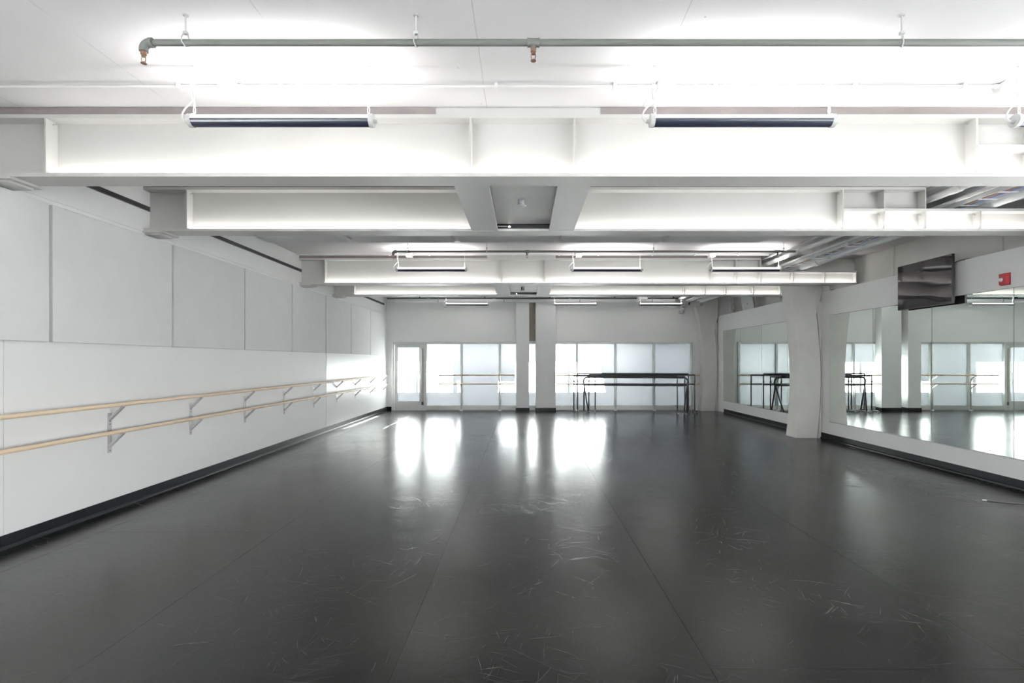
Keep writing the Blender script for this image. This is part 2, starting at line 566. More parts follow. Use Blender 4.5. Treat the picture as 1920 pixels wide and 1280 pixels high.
MB().tube([(fx(787.8), YF - 0.02, 0.95), (fx(787.8), YF - 0.07, 0.95), (fx(787.8), YF - 0.07, 1.2), (fx(787.8), YF - 0.02, 1.2)], 0.012, 8).build('pull_handle', 'bracket', dr, True)
MB().box(l1, fx(795), YF - 0.01, YF + 0.05, 0.0, fz(759)).build('channel_foot', 'alu', dr)
MB().box(l1, fx(795), YF - 0.01, YF + 0.05, fz(653), fz(645)).build('channel_head', 'alu', dr)
MB().box(fx(739), d1, YF + 0.02, YF + 0.05, fz(647.5), fz(644)).build('head_stop', 'alu', dr)
# threshold behind door so no light leaks below
MB().box(d0, d1, YF - 0.02, YF + 0.06, 0.0, 0.014).build('threshold', 'alu', dr)

# twin columns standing in front of the glazing
for (a, c, lb) in ((-0.237, 0.166, 'slimmer of the two white columns in front of the windows'),
                   (0.364, 0.977, 'broader of the two white columns in front of the windows')):
    t_ = thing('column', ((a + c) / 2, YF - 0.15, 0), lb, 'column', 'twin columns by the windows')
    xm = (a + c) / 2
    MB().box(a - xm, c - xm, -0.15, 0.145, 0.0, 3.36).build('shaft', 'wall', t_, bevel=0.006)
    MB().box(a - xm - 0.010, c - xm + 0.010, -0.160, 0.12, 0, 0.108).build('base_strip', 'base', t_)
# wall strip between the columns, shade of the gap painted into its colour
o_ = MB().box(0.166, 0.364, YF - 0.012, YF + 0.0, ZT + 0.02, 3.36).build('gap_shade_strip', paint('column_gap_shade', (0.30, 0.275, 0.235), 0.6, 0.05))
tag(o_, 'strip of wall between the twin columns, shade of the gap put into its colour', 'trim', kind='structure')

# ------------------------------------------------------------------ outside: pavement, and a wall added to shape sun patches and shade the glass
o_ = MB().box(-40, 40, -40, YF + 40, -0.45, -0.21).build('ground', 'pave')
tag(o_, 'pale pavement outside the frosted windows', 'pavement', kind='structure')
YO = YF + 1.6
dz = 1.58 * SUN_DROP
zo0, zo1 = fz(735) + dz, fz(678) + dz
ow = MB()
ow.box(-16.0, 20.0, YO, YO + 0.05, -0.21, zo0)
ow.box(-16.0, 20.0, YO, YO + 0.05, zo1, 9.0)
def mask_pier(a, c, z0=None, z1=None):
    ow.box(a, c, YO, YO + 0.05, z0 or zo0, z1 or zo1)
mask_pier(-16.0, -4.4)
mask_pier(fx(779), fx(784))
mask_pier(fx(849), fx(857))
mask_pier(fx(857), fx(863), zo0 + 0.36, zo1)
mask_pier(fx(863), fx(934))
mask_pier(fx(934), -0.27, fz(714) + dz, zo1)
mask_pier(fx(1064), fx(1069))
ow.prism([(fx(1136), zo0), (20.0, zo0), (20.0, zo1), (fx(1124), zo1)], 'y', YO, YO + 0.05)
ow = ow.build('sun_mask_wall', 'stucco')
tag(ow, 'unseen white wall added outside, its openings shaped for throwing bright patches on the frosted glass', 'wall', kind='structure')

# ================================================================== CEILING BEAMS
ZB, ZM, ZT2 = 3.010, 3.233, 3.475      # bottom of beam, underside of middle flange, underside of top flange
TF, FW = 0.029, 0.222
XN, XE = 4.53, 6.36                    # notch, right end
blab = ['nearest white steel beam crossing the whole ceiling', 'second white steel beam, behind the nearest one',
        'third white steel beam, above the hanging lamps of the middle row', 'farthest white steel beam, closest to the windows']
def make_beam(i, y):
    t_ = thing('steel_beam', (0, y, ZB), blab[i], 'beam', 'white steel ceiling beams')
    hz = lambda z: z - ZB
    hw = FW / 2
    MB().box(XL + 0.001, XE, -hw, hw, 0, TF).build('bottom_flange', 'beam', t_)
    MB().box(XL + 0.001, XN, -hw, hw, hz(ZT2), hz(ZT2) + TF).build('top_flange', 'beam', t_)
    MB().box(3.60, XE, -hw, hw, hz(ZM), hz(ZM) + TF).build('middle_flange', 'beam', t_)
    web = MB().box(XL + 0.001, XN, -0.006, 0.006, TF, hz(ZT2)).box(XN, XE, -0.006, 0.006, TF, hz(ZM)).build('web', 'beam', t_)
    # notch end plate
    MB().box(XN - 0.012, XN, -hw, hw, hz(ZM) + TF, hz(ZT2)).build('notch_plate', 'beam', t_)
    for sx in (-3.80, -0.424, 0.407, 3.60):
        MB().box(sx - 0.007, sx + 0.007, -hw + 0.004, hw - 0.004, TF, hz(ZT2)).build('stiffener', 'beam', t_)
    for sx in (4.065, 4.53, 5.15, 5.75, 6.352):
        MB().box(sx - 0.007, sx + 0.007, -hw + 0.004, hw - 0.004, TF, hz(ZM)).build('stiffener', 'beam', t_)
    MB().box(4.058, 4.072, -hw + 0.004, hw - 0.004, hz(ZM) + TF, hz(ZT2)).build('stiffener', 'beam', t_)
    # weld marks in the corners
    wm = MB()
    for sx, dr_ in ((-3.80, 1), (3.60, -1), (4.065, -1), (4.53, -1), (5.15, -1)):
        zt = hz(ZT2) if abs(sx) < 3.9 else hz(ZM)
        wm.tube([(sx + dr_ * 0.010, -0.012, zt - 0.006), (sx + dr_ * 0.010, -0.05, zt - 0.028)], 0.006, 6)
    wm.build('weld_mark', 'cap', t_)
    # grout between beam and slab
    if i in (0, 1):
        gs = ((XL + 0.001, -0.70), (0.61, XN))
    else:
        gs = ((XL + 0.001, -0.70), (0.61, XN))
    for a, c in gs:
        MB().box(a, c, -hw + 0.002, hw - 0.002, hz(ZT2) + TF, hz(ZC) - 0.0005).build('grout_strip', 'shim', t_)
    MB().box(-0.70, 0.61, -hw + 0.012, hw - 0.012, hz(ZT2) + TF, hz(ZC) - 0.0005).build('packer', 'beam', t_)
    # bearing plates
    MB().box(XL + 0.012, XL + 0.235, -hw - 0.025, hw + 0.025, -0.022, -0.0005).box(XL + 0.012, XL + 0.19, -hw + 0.01, hw - 0.01, -0.04, -0.022).build('bearing_plate', 'beam', t_)
    MB().box(XR + 0.04, XE - 0.02, -0.07, 0.07, -0.085, -0.0005).build('bearing_plate', 'conc', t_)
    # light strips lying on the bottom flange
    st = [(-3.83, -0.44), (0.42, 3.59), (3.61, 4.05), (4.08, 4.52), (4.545, 5.14), (5.16, 5.74), (5.76, 6.33)]
    if i in (0, 2):
        st.append((-0.41, 0.395))
    if i in (1, 3):
        st[0] = (-3.83, -0.60)
        st[1] = (0.58, 3.59)
    for a, c in st:
        s_ = MB().box(a, c, -0.070, -0.050, TF + 0.0005, TF + 0.010).build('light_strip', 'cap', t_)
        MB().add([(a, -0.069, TF + 0.0115), (c, -0.069, TF + 0.0115), (c, -0.051, TF + 0.0115), (a, -0.051, TF + 0.0115)], [(0, 1, 2, 3)]).build('diffuser', 'strip', s_)
    return t_
for i, y in enumerate(BEAMS):
    make_beam(i, y)

# members and recessed soffit between each pair of beams
for k, (ya, yb, w1) in enumerate(((BEAMS[0] + 0.112, BEAMS[1] - 0.112, 'two nearest beams'), (BEAMS[2] + 0.112, BEAMS[3] - 0.112, 'two far beams'))):
    for (a, c, sd) in ((-0.585, -0.29, 'window-door'), (0.283, 0.562, 'mirror')):
        side = 'on the panel wall side' if a < 0 else 'on the mirror wall side'
        t_ = thing('cross_member', ((a + c) / 2, (ya + yb) / 2, ZB + 0.004), 'flat grey steel member joining the %s, %s' % (w1, side), 'beam', 'members between paired beams')
        hl = (yb - ya) / 2
        hx = (c - a) / 2
        MB().box(-hx, hx, -hl, hl, 0, 0.016).build('bottom_flange', 'beam', t_)
        MB().box(-0.006, 0.006, -hl, hl, 0.016, ZT2 - ZB - 0.01).build('web', 'beam', t_)
        ix = hx - 0.02 if a < 0 else -hx + 0.02
        MB().box(ix - 0.02, ix + 0.02, -hl, hl, -0.005, 0).build('edge_lip', 'beam', t_)
    t_ = thing('soffit_panel', (0, (ya + yb) / 2, ZB + 0.055), 'recessed grey ceiling panel between the %s' % w1, 'ceiling panel', 'recessed panels between beams')
    hl = (yb - ya) / 2
    MB().box(-0.30, 0.295, -hl, hl - 0.09, 0, 0.02).build('board', 'beam', t_)
    MB().box(-0.30, 0.295, hl - 0.004, hl + 0.07, -0.03, 0.10).build('gap_shade_block', 'blackp', t_)  # black block stands in for the darkness inside the gap
    d_ = thing('smoke_detector', (-0.022, ya + (0.52 if k == 0 else 0.55), ZB + 0.055), 'dark round detector on the recessed panel between the %s' % w1, 'detector', 'ceiling detectors')
    MB().lathe([(0.034, 0), (0.034, -0.045), (0.03, -0.05)], (0, 0, 0), 16).build('body', 'grey', d_, True)
    MB().lathe([(0.030, -0.05), (0.046, -0.056), (0.046, -0.064), (0.022, -0.070), (0.012, -0.074)], (0, 0, 0), 16).build('rim', 'cap', d_, True)
    p_ = thing('accent_lamp', (-0.16, yb - 0.035, ZB + 0.055), 'tiny lit lamp in the dark gap behind the panel between the %s' % w1, 'lamp', 'tiny lamps behind panels')
    MB().tube([(-0.125, 0, -0.012), (-0.03, 0, -0.012)], 0.004, 6).build('stem', 'conduit', p_)
    MB().lathe([(0.004, -0.034), (0.017, -0.024), (0.004, -0.014)], (0, -0.012, 0.004), 10).build('bulb', 'spot', p_, True)

# ceiling acoustic panels between beams 2 and 3
px_e = [-4.20, -2.80, -1.10, 0.545, 2.245, 3.95]
pl = ['next to the side wall', 'second from the side wall', 'in the middle', 'second from the conduits', 'next to the conduits']
for i in range(5):
    t_ = MB().box(px_e[i] + (0.045 if i else 0), px_e[i + 1] - 0.045, 6.1, 8.28, ZC - 0.055, ZC - 0.004).build('ceiling_panel', 'panel', bevel=0.008)
    tag(t_, 'grey acoustic ceiling panel %s' % pl[i], 'acoustic panel', 'grey acoustic panels under the slab')

# ================================================================== HANGING LAMPS
def make_lamp():
    t_ = thing('tube_lamp', (0, 0, 0), '-', 'lamp', 'hanging tube uplights')
    L, r = 1.215, 0.041
    n = 14
    # lens: upper half, housing: lower half
    def half(a0, a1, rr):
        vs, fs = [], []
        for xx in (0.0, L):
            for k in range(n + 1):
                a = math.radians(a0 + (a1 - a0) * k / n)
                vs.append((xx, rr * math.cos(a), rr * math.sin(a)))
        for k in range(n):
            fs.append((k, k + 1, n + 2 + k, n + 1 + k))
        fs.append(tuple(range(n + 1)))
        fs.append(tuple(range(2 * n + 1, n, -1)))
        fs.append((0, n, 2 * n + 1, n + 1))
        return vs, fs
    for a0, a1 in ((2, 58), (122, 178)):
        vs, fs = [], []
        for rr in (r - 0.002, r - 0.006):
            for xx in (0.0, L):
                for k in range(n + 1):
                    a = math.radians(a0 + (a1 - a0) * k / n)
                    vs.append((xx, rr * math.cos(a), rr * math.sin(a)))
        q = n + 1
        for k in range(n):
            fs.append((k, k + 1, q + k + 1, q + k))
            fs.append((2 * q + k, 2 * q + k + 1, 3 * q + k + 1, 3 * q + k))
        fs.append((0, q, 3 * q, 2 * q))
        fs.append((n, q + n, 3 * q + n, 2 * q + n))
        MB().add(vs, fs).build('lens', 'lens', t_, True)
    zt = r * 0.34
    MB().add([(0.01, -0.014, zt), (L - 0.01, -0.014, zt), (L - 0.01, 0.014, zt), (0.01, 0.014, zt)], [(0, 1, 2, 3)]).build('light_tube', 'lamp', t_)
    MB().box(0.004, L - 0.004, -0.017, 0.017, zt - 0.02, zt - 0.001).build('reflector_tray', 'cap', t_)
    b_ = MB(); b_.add(*half(180, 362, r)); b_.build('housing', 'housing', t_, True)
    for x0, x1 in ((-0.022, 0.006), (L - 0.006, L + 0.022)):
        sgn = -1 if x0 < 0 else 1
        pr = [(r + 0.004, x0), (r + 0.004, x1)]
        cap = MB().lathe(pr, (0, 0, 0), 18, 'x').lathe([(0.016, 0), (0.012, sgn * 0.026)], (x0 if sgn < 0 else x1, 0, -0.005), 10, 'x').build('end_cap', 'cap', t_, True)
    dzc = ZC - 3.188
    for xx, e in ((0.012, 0), (L - 0.012, 1)):
        ry = 0.0
        w_ = MB().tube([(xx, 0, r + 0.055), (xx, 0, dzc)], 0.0022, 6).tube([(xx, 0, dzc), (xx, 0, dzc - 0.012)], 0.009, 8).build('hanger_wire', 'conduit', t_, True)
        cl = [(xx + 0.007 * math.cos(a / 8 * math.pi), 0, r + 0.030 + 0.025 * math.sin(a / 8 * math.pi)) for a in range(17)]
        MB().tube(cl, 0.0028, 6).tube([(xx, 0, r), (xx, 0, r + 0.012)], 0.005, 8).tube([(xx, 0, r + 0.055), (xx, 0, r + 0.10)], [0.007, 0.003], 8).build('snap_hook', 'conduit', w_, True)
    # power cord from the cap, up along the wire, over to the junction box
    pts = bez((-0.045, 0, -0.005), (-0.10, 0, 0.02), (-0.07, 0, 0.075), (0.005, -0.006, 0.135), 12)
    pts += bez((0.005, -0.006, 0.135), (-0.02, -0.006, 0.20), (-0.005, -0.006, 0.30), (0.012, -0.006, dzc - 0.03), 10)[1:]
    pts += bez((0.012, -0.006, dzc - 0.03), (0.05, 0.0, dzc + 0.0), (0.14, 0.05, dzc - 0.006), (0.22, 0.19, dzc - 0.045), 12)[1:]
    MB().tube(pts, 0.006, 7).build('power_cord', 'conduit', t_, True)
    return t_
lamp0 = make_lamp()
LX = [-2.262, 0.884, 3.372]
rows = [(-2.14, 'unseen row added behind the viewer'), (3.41, 'nearest row'), (8.96, 'middle row'), (14.50, 'far row')]  # first row is out of view, added at the bay pitch for brightness
nm = ['nearest the panel wall', 'in the centre', 'nearest the mirror wall']
first = True
for y, rn in rows:
    for x, n_ in zip(LX, nm):
        l_ = lamp0 if first else copy_tree(lamp0)
        first = False
        l_.location = (x, y, 3.188)
        l_['label'] = 'hanging tube uplight of the %s, %s' % (rn, n_)

# ================================================================== SPRINKLER PIPES, CONDUITS
def sprinkler(b_, g_, x, y, z):
    b_.lathe([(0.016, 0.012), (0.016, -0.012), (0.011, -0.016), (0.011, -0.024)], (x, y, z), 10)
    for s_ in (-1, 1):
        b_.tube([(x + s_ * 0.010, y, z - 0.02), (x + s_ * 0.013, y, z - 0.035), (x + s_ * 0.009, y, z - 0.056)], 0.0028, 6)
    b_.lathe([(0.004, -0.05), (0.006, -0.058), (0.016, -0.060), (0.016, -0.0635), (0.004, -0.064)], (x, y, z), 10)

def pipe_row(y, z, lb, rods, heads, xr):
    t_ = thing('sprinkler_pipe', (0, y, z), lb, 'pipe', 'sprinkler pipes')
    r = 0.0185
    MB().tube([(-2.17, 0, 0), (xr, 0, 0)], r, 14).build('pipe', 'pipe', t_, True)
    el = [(-2.16, 0, 0)] + arc((-2.17, 0, -0.04), 0.04, 90, 180, 'xz') + [(-2.21, 0, -0.052)]
    MB().tube(el, r + 0.005, 14).lathe([(r + 0.008, 0), (r + 0.008, 0.02)], (-2.175, 0, 0), 14, 'x').build('elbow', 'pipe', t_, True)
    for hx in heads:
        if hx > -2.1:
            MB().lathe([(r + 0.008, -0.035), (r + 0.005, -0.03), (r + 0.005, 0.03), (r + 0.008, 0.035)], (hx, 0, 0), 14, 'x').lathe([(0.017, 0), (0.017, -0.035)], (hx, 0, 0), 12).build('tee', 'pipe', t_, True)
        b_ = MB()
        sprinkler(b_, None, hx, 0, -0.058 if hx < -2.1 else -0.043)
        b_.build('sprinkler_head', 'brass', t_, True)
    for rx in rods:
        b_ = MB().tube([(rx, 0, 0.055), (rx, 0, ZC - z - 0.001)], 0.005, 8)
        b_.lathe([(0.016, ZC - z - 0.006), (0.016, ZC - z - 0.001)], (rx, 0, 0), 10)
        b_.tube([(rx - 0.008, 0, 0.062), (rx - 0.010, -0.022, 0.02), (rx - 0.008, -0.023, -0.005), (rx, 0, -0.025), (rx + 0.008, 0.023, -0.005), (rx + 0.010, 0.022, 0.02), (rx + 0.008, 0, 0.062)], 0.0045, 6)
        b_.box(rx - 0.012, rx + 0.012, -0.010, 0.010, 0.048, 0.064)
        b_.build('pipe_hanger', 'cap', t_, True)
    return t_
pipe_row(2.903, 3.398, 'grey sprinkler pipe nearest the viewer, hung below the slab', (-1.966, -0.627, 2.199, 4.4), (-2.21, 0.056), 4.60)
pipe_row(8.453, 3.398, 'grey sprinkler pipe behind the second beam', (-1.966, -0.627, 2.199, 4.4), (-2.21, 0.056, 4.30), 4.60)

def conduit_row(y, z, lb, k, x0=XL + 0.02, x1=4.56):
    t_ = thing('electrical_conduit', (0, y, z), lb, 'conduit', 'white lighting conduits')
    r = 0.011
    MB().tube([(x0, 0, 0), (x1, 0, 0)], r, 10).build('conduit', 'conduit', t_, True)
    for bx in (-2.13, 1.02, 3.50):
        bb = MB().box(bx - 0.055, bx + 0.055, -0.055, 0.055, -0.042, 0.020).build('junction_box', 'conduit', t_, bevel=0.004)
        MB().box(bx - 0.058, bx + 0.058, -0.058, 0.058, -0.046, -0.042).build('cover', 'conduit', bb)
        for sg in (-1, 1):
            MB().tube([(bx + sg * 0.055, 0, 0), (bx + sg * 0.085, 0, 0)], 0.017, 10).build('connector', 'conduit', bb, True)
    for sx in (-2.50, -1.76, -0.2, 0.66, 1.39, 2.4, 3.19, 4.0):
        MB().box(sx - 0.012, sx + 0.012, -0.018, 0.03, -0.016, 0.019).build('strap', 'conduit', t_)
    return t_
conduit_row(3.62, 3.538, 'thin white conduit with junction boxes along the slab above the nearest lamps', 0)
conduit_row(9.30, 3.520, 'thin white conduit with junction boxes in front of the third beam', 1)
conduit_row(14.72, 3.50, 'thin white conduit with junction boxes above the far lamps', 2)

# services running along the mirror wall side, through the notches of the beams
Y0, Y1 = 1.2, 14.9
def run(name, mat, x, z, r, lb, cat='conduit', y0=Y0, y1=Y1, coup=True, n=10, group='services along the mirror wall'):
    t_ = thing(name, (x, 0, z), lb, cat, group)
    MB().tube([(0, y0, 0), (0, y1, 0)], r, n).build('tube', mat, t_, True)
    if coup:
        y = y0 + 1.0 + (x * 7) % 1.3
        while y < y1 - 0.3:
            MB().lathe([(r * 1.22, -0.05), (r * 1.22, 0.05)], (0, y, 0), n, 'y').build('coupling', mat, t_, True)
            y += 3.05
    return t_
run('supply_pipe', 'galv', 5.30, 3.335, 0.060, 'thick grey pipe along the ceiling, closest to the mirror wall', 'pipe', n=18)
run('sprinkler_main', 'conduit', 4.66, 3.400, 0.038, 'white main pipe along the ceiling feeding the sprinkler pipes', 'pipe', n=14)
for x, z, r, lb in ((4.60, 3.492, 0.016, 'thin white conduit closest to the slab, at the outer edge of the bundle'), (4.75, 3.46, 0.019, 'white conduit running right beside the white main pipe'),
                    (4.82, 3.50, 0.014, 'thin white conduit above the bundle, beside the cable tray'), (4.86, 3.35, 0.020, 'white conduit hanging beside the cable tray, lowest of the conduits')):
    run('service_conduit', 'conduit', x, z, r, lb)
# cable tray
t_ = thing('cable_tray', (5.06, 0, 3.33), 'grey wire cable tray with loose cables running along the ceiling', 'cable tray')
for s_ in (-0.11, 0.11):
    MB().box(s_ - 0.004, s_ + 0.004, Y0, Y1, -0.02, 0.035).build('side_rail', 'galv', t_)
b_ = MB()
y = Y0 + 0.1
while y < Y1:
    b_.box(-0.11, 0.11, y, y + 0.02, -0.02, -0.012)
    y += 0.23
tag(b_.build('rungs', 'galv', t_), kind='stuff')
for k, (mt, ox, oz) in enumerate((('blue', -0.07, 0.0), ('blackp', -0.03, 0.005), ('orange', 0.01, 0.0), ('conduit', 0.05, 0.006), ('blue', 0.08, 0.01), ('grey', -0.05, 0.02))):
    pts = []
    y = Y0
    while y <= Y1:
        pts.append((ox + random.uniform(-0.02, 0.02), y, oz + random.uniform(0, 0.02)))
        y += 0.55
    MB().tube(pts, 0.0075, 6).build('cable', mt, t_, True)
for y in (6.6, 7.6, 8.5, 12.2, 13.6):
    h_ = MB()
    for xx in (-0.13, 0.13):
        h_.tube([(xx, y, -0.035), (xx, y, ZC - 3.33 - 0.001)], 0.004, 6)
    h_.box(-0.15, 0.15, y - 0.012, y + 0.012, -0.045, -0.028)
    h_.build('hanger', 'galv', t_)
# white trunking box near the slab
t_ = MB().box(5.26, 5.36, 6.0, 9.3, 3.44, 3.51).build('cable_trunking', 'conduit', bevel=0.005)
tag(t_, 'short white cable trunking above the tray between second and third beam', 'trunking')

# pipes across the far end, in front of the window wall
t_ = thing('cross_pipe', (0, YF - 0.42, 3.375), 'pale thick pipe crossing above the windows at the far end', 'pipe', 'pipes over the windows')
MB().tube([(-3.9, 0, 0), (4.60, 0, 0)], 0.052, 16).build('tube', 'conduit', t_, True)
for xx in (-2.9, -0.9, 1.4, 3.6):
    MB().lathe([(0.060, -0.05), (0.060, 0.05)], (xx, 0, 0), 16, 'x').build('coupling', 'conduit', t_, True)
    MB().tube([(xx + 0.3, 0, 0.05), (xx + 0.3, 0, ZC - 3.375 - 0.001)], 0.006, 6).lathe([(0.057, -0.015), (0.057, 0.015)], (xx + 0.3, 0, 0), 16, 'x').build('pipe_hanger', 'cap', t_, True)
t_ = thing('cross_conduit', (0, YF - 0.25, 3.46), 'thin grey conduit crossing above the windows, behind the thick pipe', 'conduit', 'pipes over the windows')
MB().tube([(-4.2, 0, 0), (4.75, 0, 0)], 0.020, 10).build('tube', 'pipe', t_, True)
for xx in (-3.2, -1.2, 0.8, 2.8, 4.6):
    MB().box(xx - 0.015, xx + 0.015, -0.03, 0.03, -0.024, 0.098).build('strap', 'pipe', t_)
t_ = thing('emergency_light', (3.55, YF - 0.66, 3.40), 'small white box lamp beside the far pipes near the mirror wall', 'lamp')
MB().box(-0.15, 0.15, -0.05, 0.05, -0.03, 0.05).build('case', 'conduit', t_, bevel=0.015)
MB().tube([(0, 0, 0.05), (0, 0, 0.159)], 0.006, 8).build('stem', 'conduit', t_)
t_ = thing('flexible_duct', (4.88, YF - 0.30, 3.42), 'grey corrugated duct elbow hanging beside the far rib', 'duct')
pts = bez((0.22, -0.15, -0.02), (0.06, -0.12, 0.02), (0.03, 0, -0.10), (-0.02, 0, -0.26), 22) + bez((-0.02, 0, -0.26), (-0.03, 0, -0.33), (-0.05, 0, -0.38), (-0.06, 0, -0.42), 8)[1:]
MB().tube(pts, [0.075 + (0.007 if i % 2 else -0.004) for i in range(len(pts))], 14).build('hose', 'bracket', t_, True)
MB().tube([(0.19, 0, 0.05), (0.19, 0, -0.16)], 0.018, 8).build('stub_pipe', 'grey', t_, True)
MB().tube([(0.03, 0, 0.0), (0.03, 0, ZC - 3.42 - 0.001)], 0.008, 8).build('hanger_rod', 'cap', t_, True)

# ================================================================== CURVED CONCRETE RIBS
prof = [(5.436, 0.0), (5.463, 0.22), (5.483, 0.44), (5.503, 0.75), (5.515, 1.08), (5.514, 1.30), (5.508, 1.55), (5.492, 1.82), (5.470, 2.05),
        (5.450, 2.28), (5.425, 2.48), (5.385, 2.73), (5.349, 2.926), (5.31, 3.10), (5.28, 3.22), (5.50, 3.24), (5.52, ZC - 0.002)]
def rib(y0, y1, lb):
    t_ = thing('curved_rib', (0, y0, 0), lb, 'column', 'curved concrete ribs')
    d = y1 - y0
    back = [(min(x + 0.50, XU - 0.005) if z < 2.9 else XU - 0.005, z) for x, z in prof]
    MB().prism(prof + [(XR + 0.0, ZC - 0.002)] + [(max(XR - 0.001, 0), 2.93)] + [(min(x + 0.43, XR - 0.001), z) for x, z in reversed(prof) if z < 2.7], 'y', 0, d).build('rib', 'conc', t_, bevel=0.008)
    MB().prism([(x + 0.40, z) for x, z in prof if z < 2.8] + [(XR - 0.001, 2.73), (XR - 0.001, 0)], 'y', 0.04, d).build('rib_backing', 'conc', t_)
    MB().prism([(x + 0.445, z) for x, z in prof if z < 2.74] + [(x + 0.462, z) for x, z in reversed(prof) if z < 2.74], 'y', -0.004, 0.05).build('edge_strip', 'conc', t_)
    return t_
rib(9.985, 10.36, 'curved white concrete rib standing between the two runs of mirrors')
rib(15.34, 15.595, 'curved white concrete rib in the corner beside the windows')

# concrete haunch at the end of the third beam
t_ = thing('wall_haunch', (0, 9.9, LEDGE), 'rough white concrete haunch behind the end of the third beam', 'wall block')
MB().prism([(5.0, 0.52), (5.55, 0.40), (5.95, 0.37), (6.05, 0.30), (6.12, 0.04), (XU - 0.002, 0.04), (XU - 0.002, 0.637), (5.0, 0.637)], 'y', -0.10, 0.08).build('block', 'conc', t_, bevel=0.012)
MB().tube([(5.05, -0.115, 0.36), (5.62, -0.115, 0.36)] + arc((5.62, -0.115, 0.29), 0.07, 90, 0, 'xz')[1:] + [(5.69, -0.115, 0.12)], 0.010, 8).build('conduit_bend', 'conduit', t_, True)

# small things above the far mirror wall
t_ = thing('loudspeaker', (6.22, 13.75, LEDGE), 'pale grey loudspeaker on the ledge above the far mirrors', 'speaker')
t_.rotation_euler = (math.radians(8), math.radians(-6), math.radians(-38))
MB().box(-0.155, 0.155, -0.13, 0.0, 0.03, 0.44).build('front_grille', 'speaker', t_, bevel=0.02)
MB().prism([(-0.16, 0.0), (0.16, 0.0), (0.11, 0.20), (-0.11, 0.20)], 'z', 0.03, 0.44).build('cabinet', 'conduit', t_, bevel=0.02)
MB().lathe([(0.012, -0.134), (0.012, -0.129)], (0, 0, 0.20), 10, 'y').build('badge', 'grey', t_)
MB().box(-0.05, 0.05, 0.02, 0.15, -0.02, 0.03).build('bracket', 'bracket', t_)
t_ = thing('outlet_box', (XU - 0.002, 12.25, 3.11), 'small white double outlet box high above the far mirrors', 'outlet')
MB().box(-0.05, 0, -0.11, 0.11, -0.055, 0.055).build('box', 'conduit', t_, bevel=0.006)
for s_ in (-0.05, 0.05):
    MB().box(-0.054, -0.05, s_ - 0.03, s_ + 0.03, -0.035, 0.035).build('socket', 'cap', t_)
t_ = thing('conduit_drop', (6.05, 14.75, LEDGE), 'thin white conduits with a small box dropping beside the far rib', 'conduit')
MB().tube([(-0.12, 0, 0.40), (-0.03, 0, 0.40)] + arc((-0.03, 0, 0.33), 0.07, 90, 0, 'xz')[1:] + [(0.04, 0, -0.02)], 0.011, 8).build('outer_tube', 'conduit', t_, True)
MB().tube([(0.12, 0, 0.50), (0.12, 0, -0.02)], 0.011, 8).build('inner_tube', 'conduit', t_, True)
MB().box(0.09, 0.16, -0.03, 0.03, 0.16, 0.26).build('box', 'conduit', t_, bevel=0.004)

# ================================================================== MIRRORS
MZ0, MZ1 = 0.362, 2.441
def mirror(y0, y1, lb):
    t_ = MB().box(XR - 0.006, XR - 0.0005, y0 + 0.0025, y1 - 0.0025, MZ0, MZ1).build('mirror_panel', 'mirroredge')
    tag(t_, lb, 'mirror', 'wall mirrors')
    MB().add([(XR - 0.0065, y0 + 0.0045, MZ0 + 0.003), (XR - 0.0065, y1 - 0.0045, MZ0 + 0.003), (XR - 0.0065, y1 - 0.0045, MZ1 - 0.003), (XR - 0.0065, y0 + 0.0045, MZ1 - 0.003)], [(0, 1, 2, 3)]).build('glass', 'mirror', t_)
    MB().box(XR - 0.012, XR - 0.0005, y0, y1, MZ0 - 0.012, MZ0).build('bottom_channel', 'alu', t_)
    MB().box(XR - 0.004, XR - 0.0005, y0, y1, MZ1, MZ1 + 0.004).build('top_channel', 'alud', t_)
near = [(9.76, 8.537, 'mirror panel right beside the nearer curved rib'), (8.537, 7.307, 'mirror panel below the wall screen, second from the curved rib'),
        (7.307, 6.084, 'mirror panel below the red alarm, third from the curved rib'), (6.084, 4.865, 'mirror panel cut by the edge of the picture')]
for a, c, lb in near:
    mirror(c, a, lb)
far = [(14.96, 13.75, 'far mirror panel beside the corner rib'), (13.75, 12.53, 'far mirror panel second from the corner rib'),
       (12.53, 11.31, 'far mirror panel third from the corner rib'), (11.31, 10.42, 'narrow far mirror panel behind the nearer rib')]
for a, c, lb in far:
    mirror(c, a, lb)

# ================================================================== SCREEN, ALARM
t_ = thing('wall_screen', (5.885, 7.34, 2.337), 'black flat screen mounted above the mirrors, reflecting the beams', 'television')
hy, hz_ = 0.5, 0.682
MB().box(-0.012, 0.022, -hy, hy, 0, hz_).build('bezel', 'blackp', t_, bevel=0.003)
MB().add([(-0.0125, -hy + 0.008, 0.012), (-0.0125, hy - 0.008, 0.012), (-0.0125, hy - 0.008, hz_ - 0.008), (-0.0125, -hy + 0.008, hz_ - 0.008)], [(0, 1, 2, 3)]).build('display', 'screen', t_)
MB().box(0.022, 0.05, -0.36, 0.36, 0.06, 0.5).build('back_cover', 'blackp', t_, bevel=0.01)
MB().box(0.05, XR - 5.885 - 0.001, -0.14, 0.14, 0.2, 0.42).build('wall_mount', 'black', t_)
pts = bez((0.03, -0.40, 0.52), (0.03, -0.52, 0.60), (0.08, -0.60, 0.585), (0.35, -0.78, 0.60), 12)
MB().tube(pts, 0.006, 6).build('power_cable', 'blackp', t_, True)

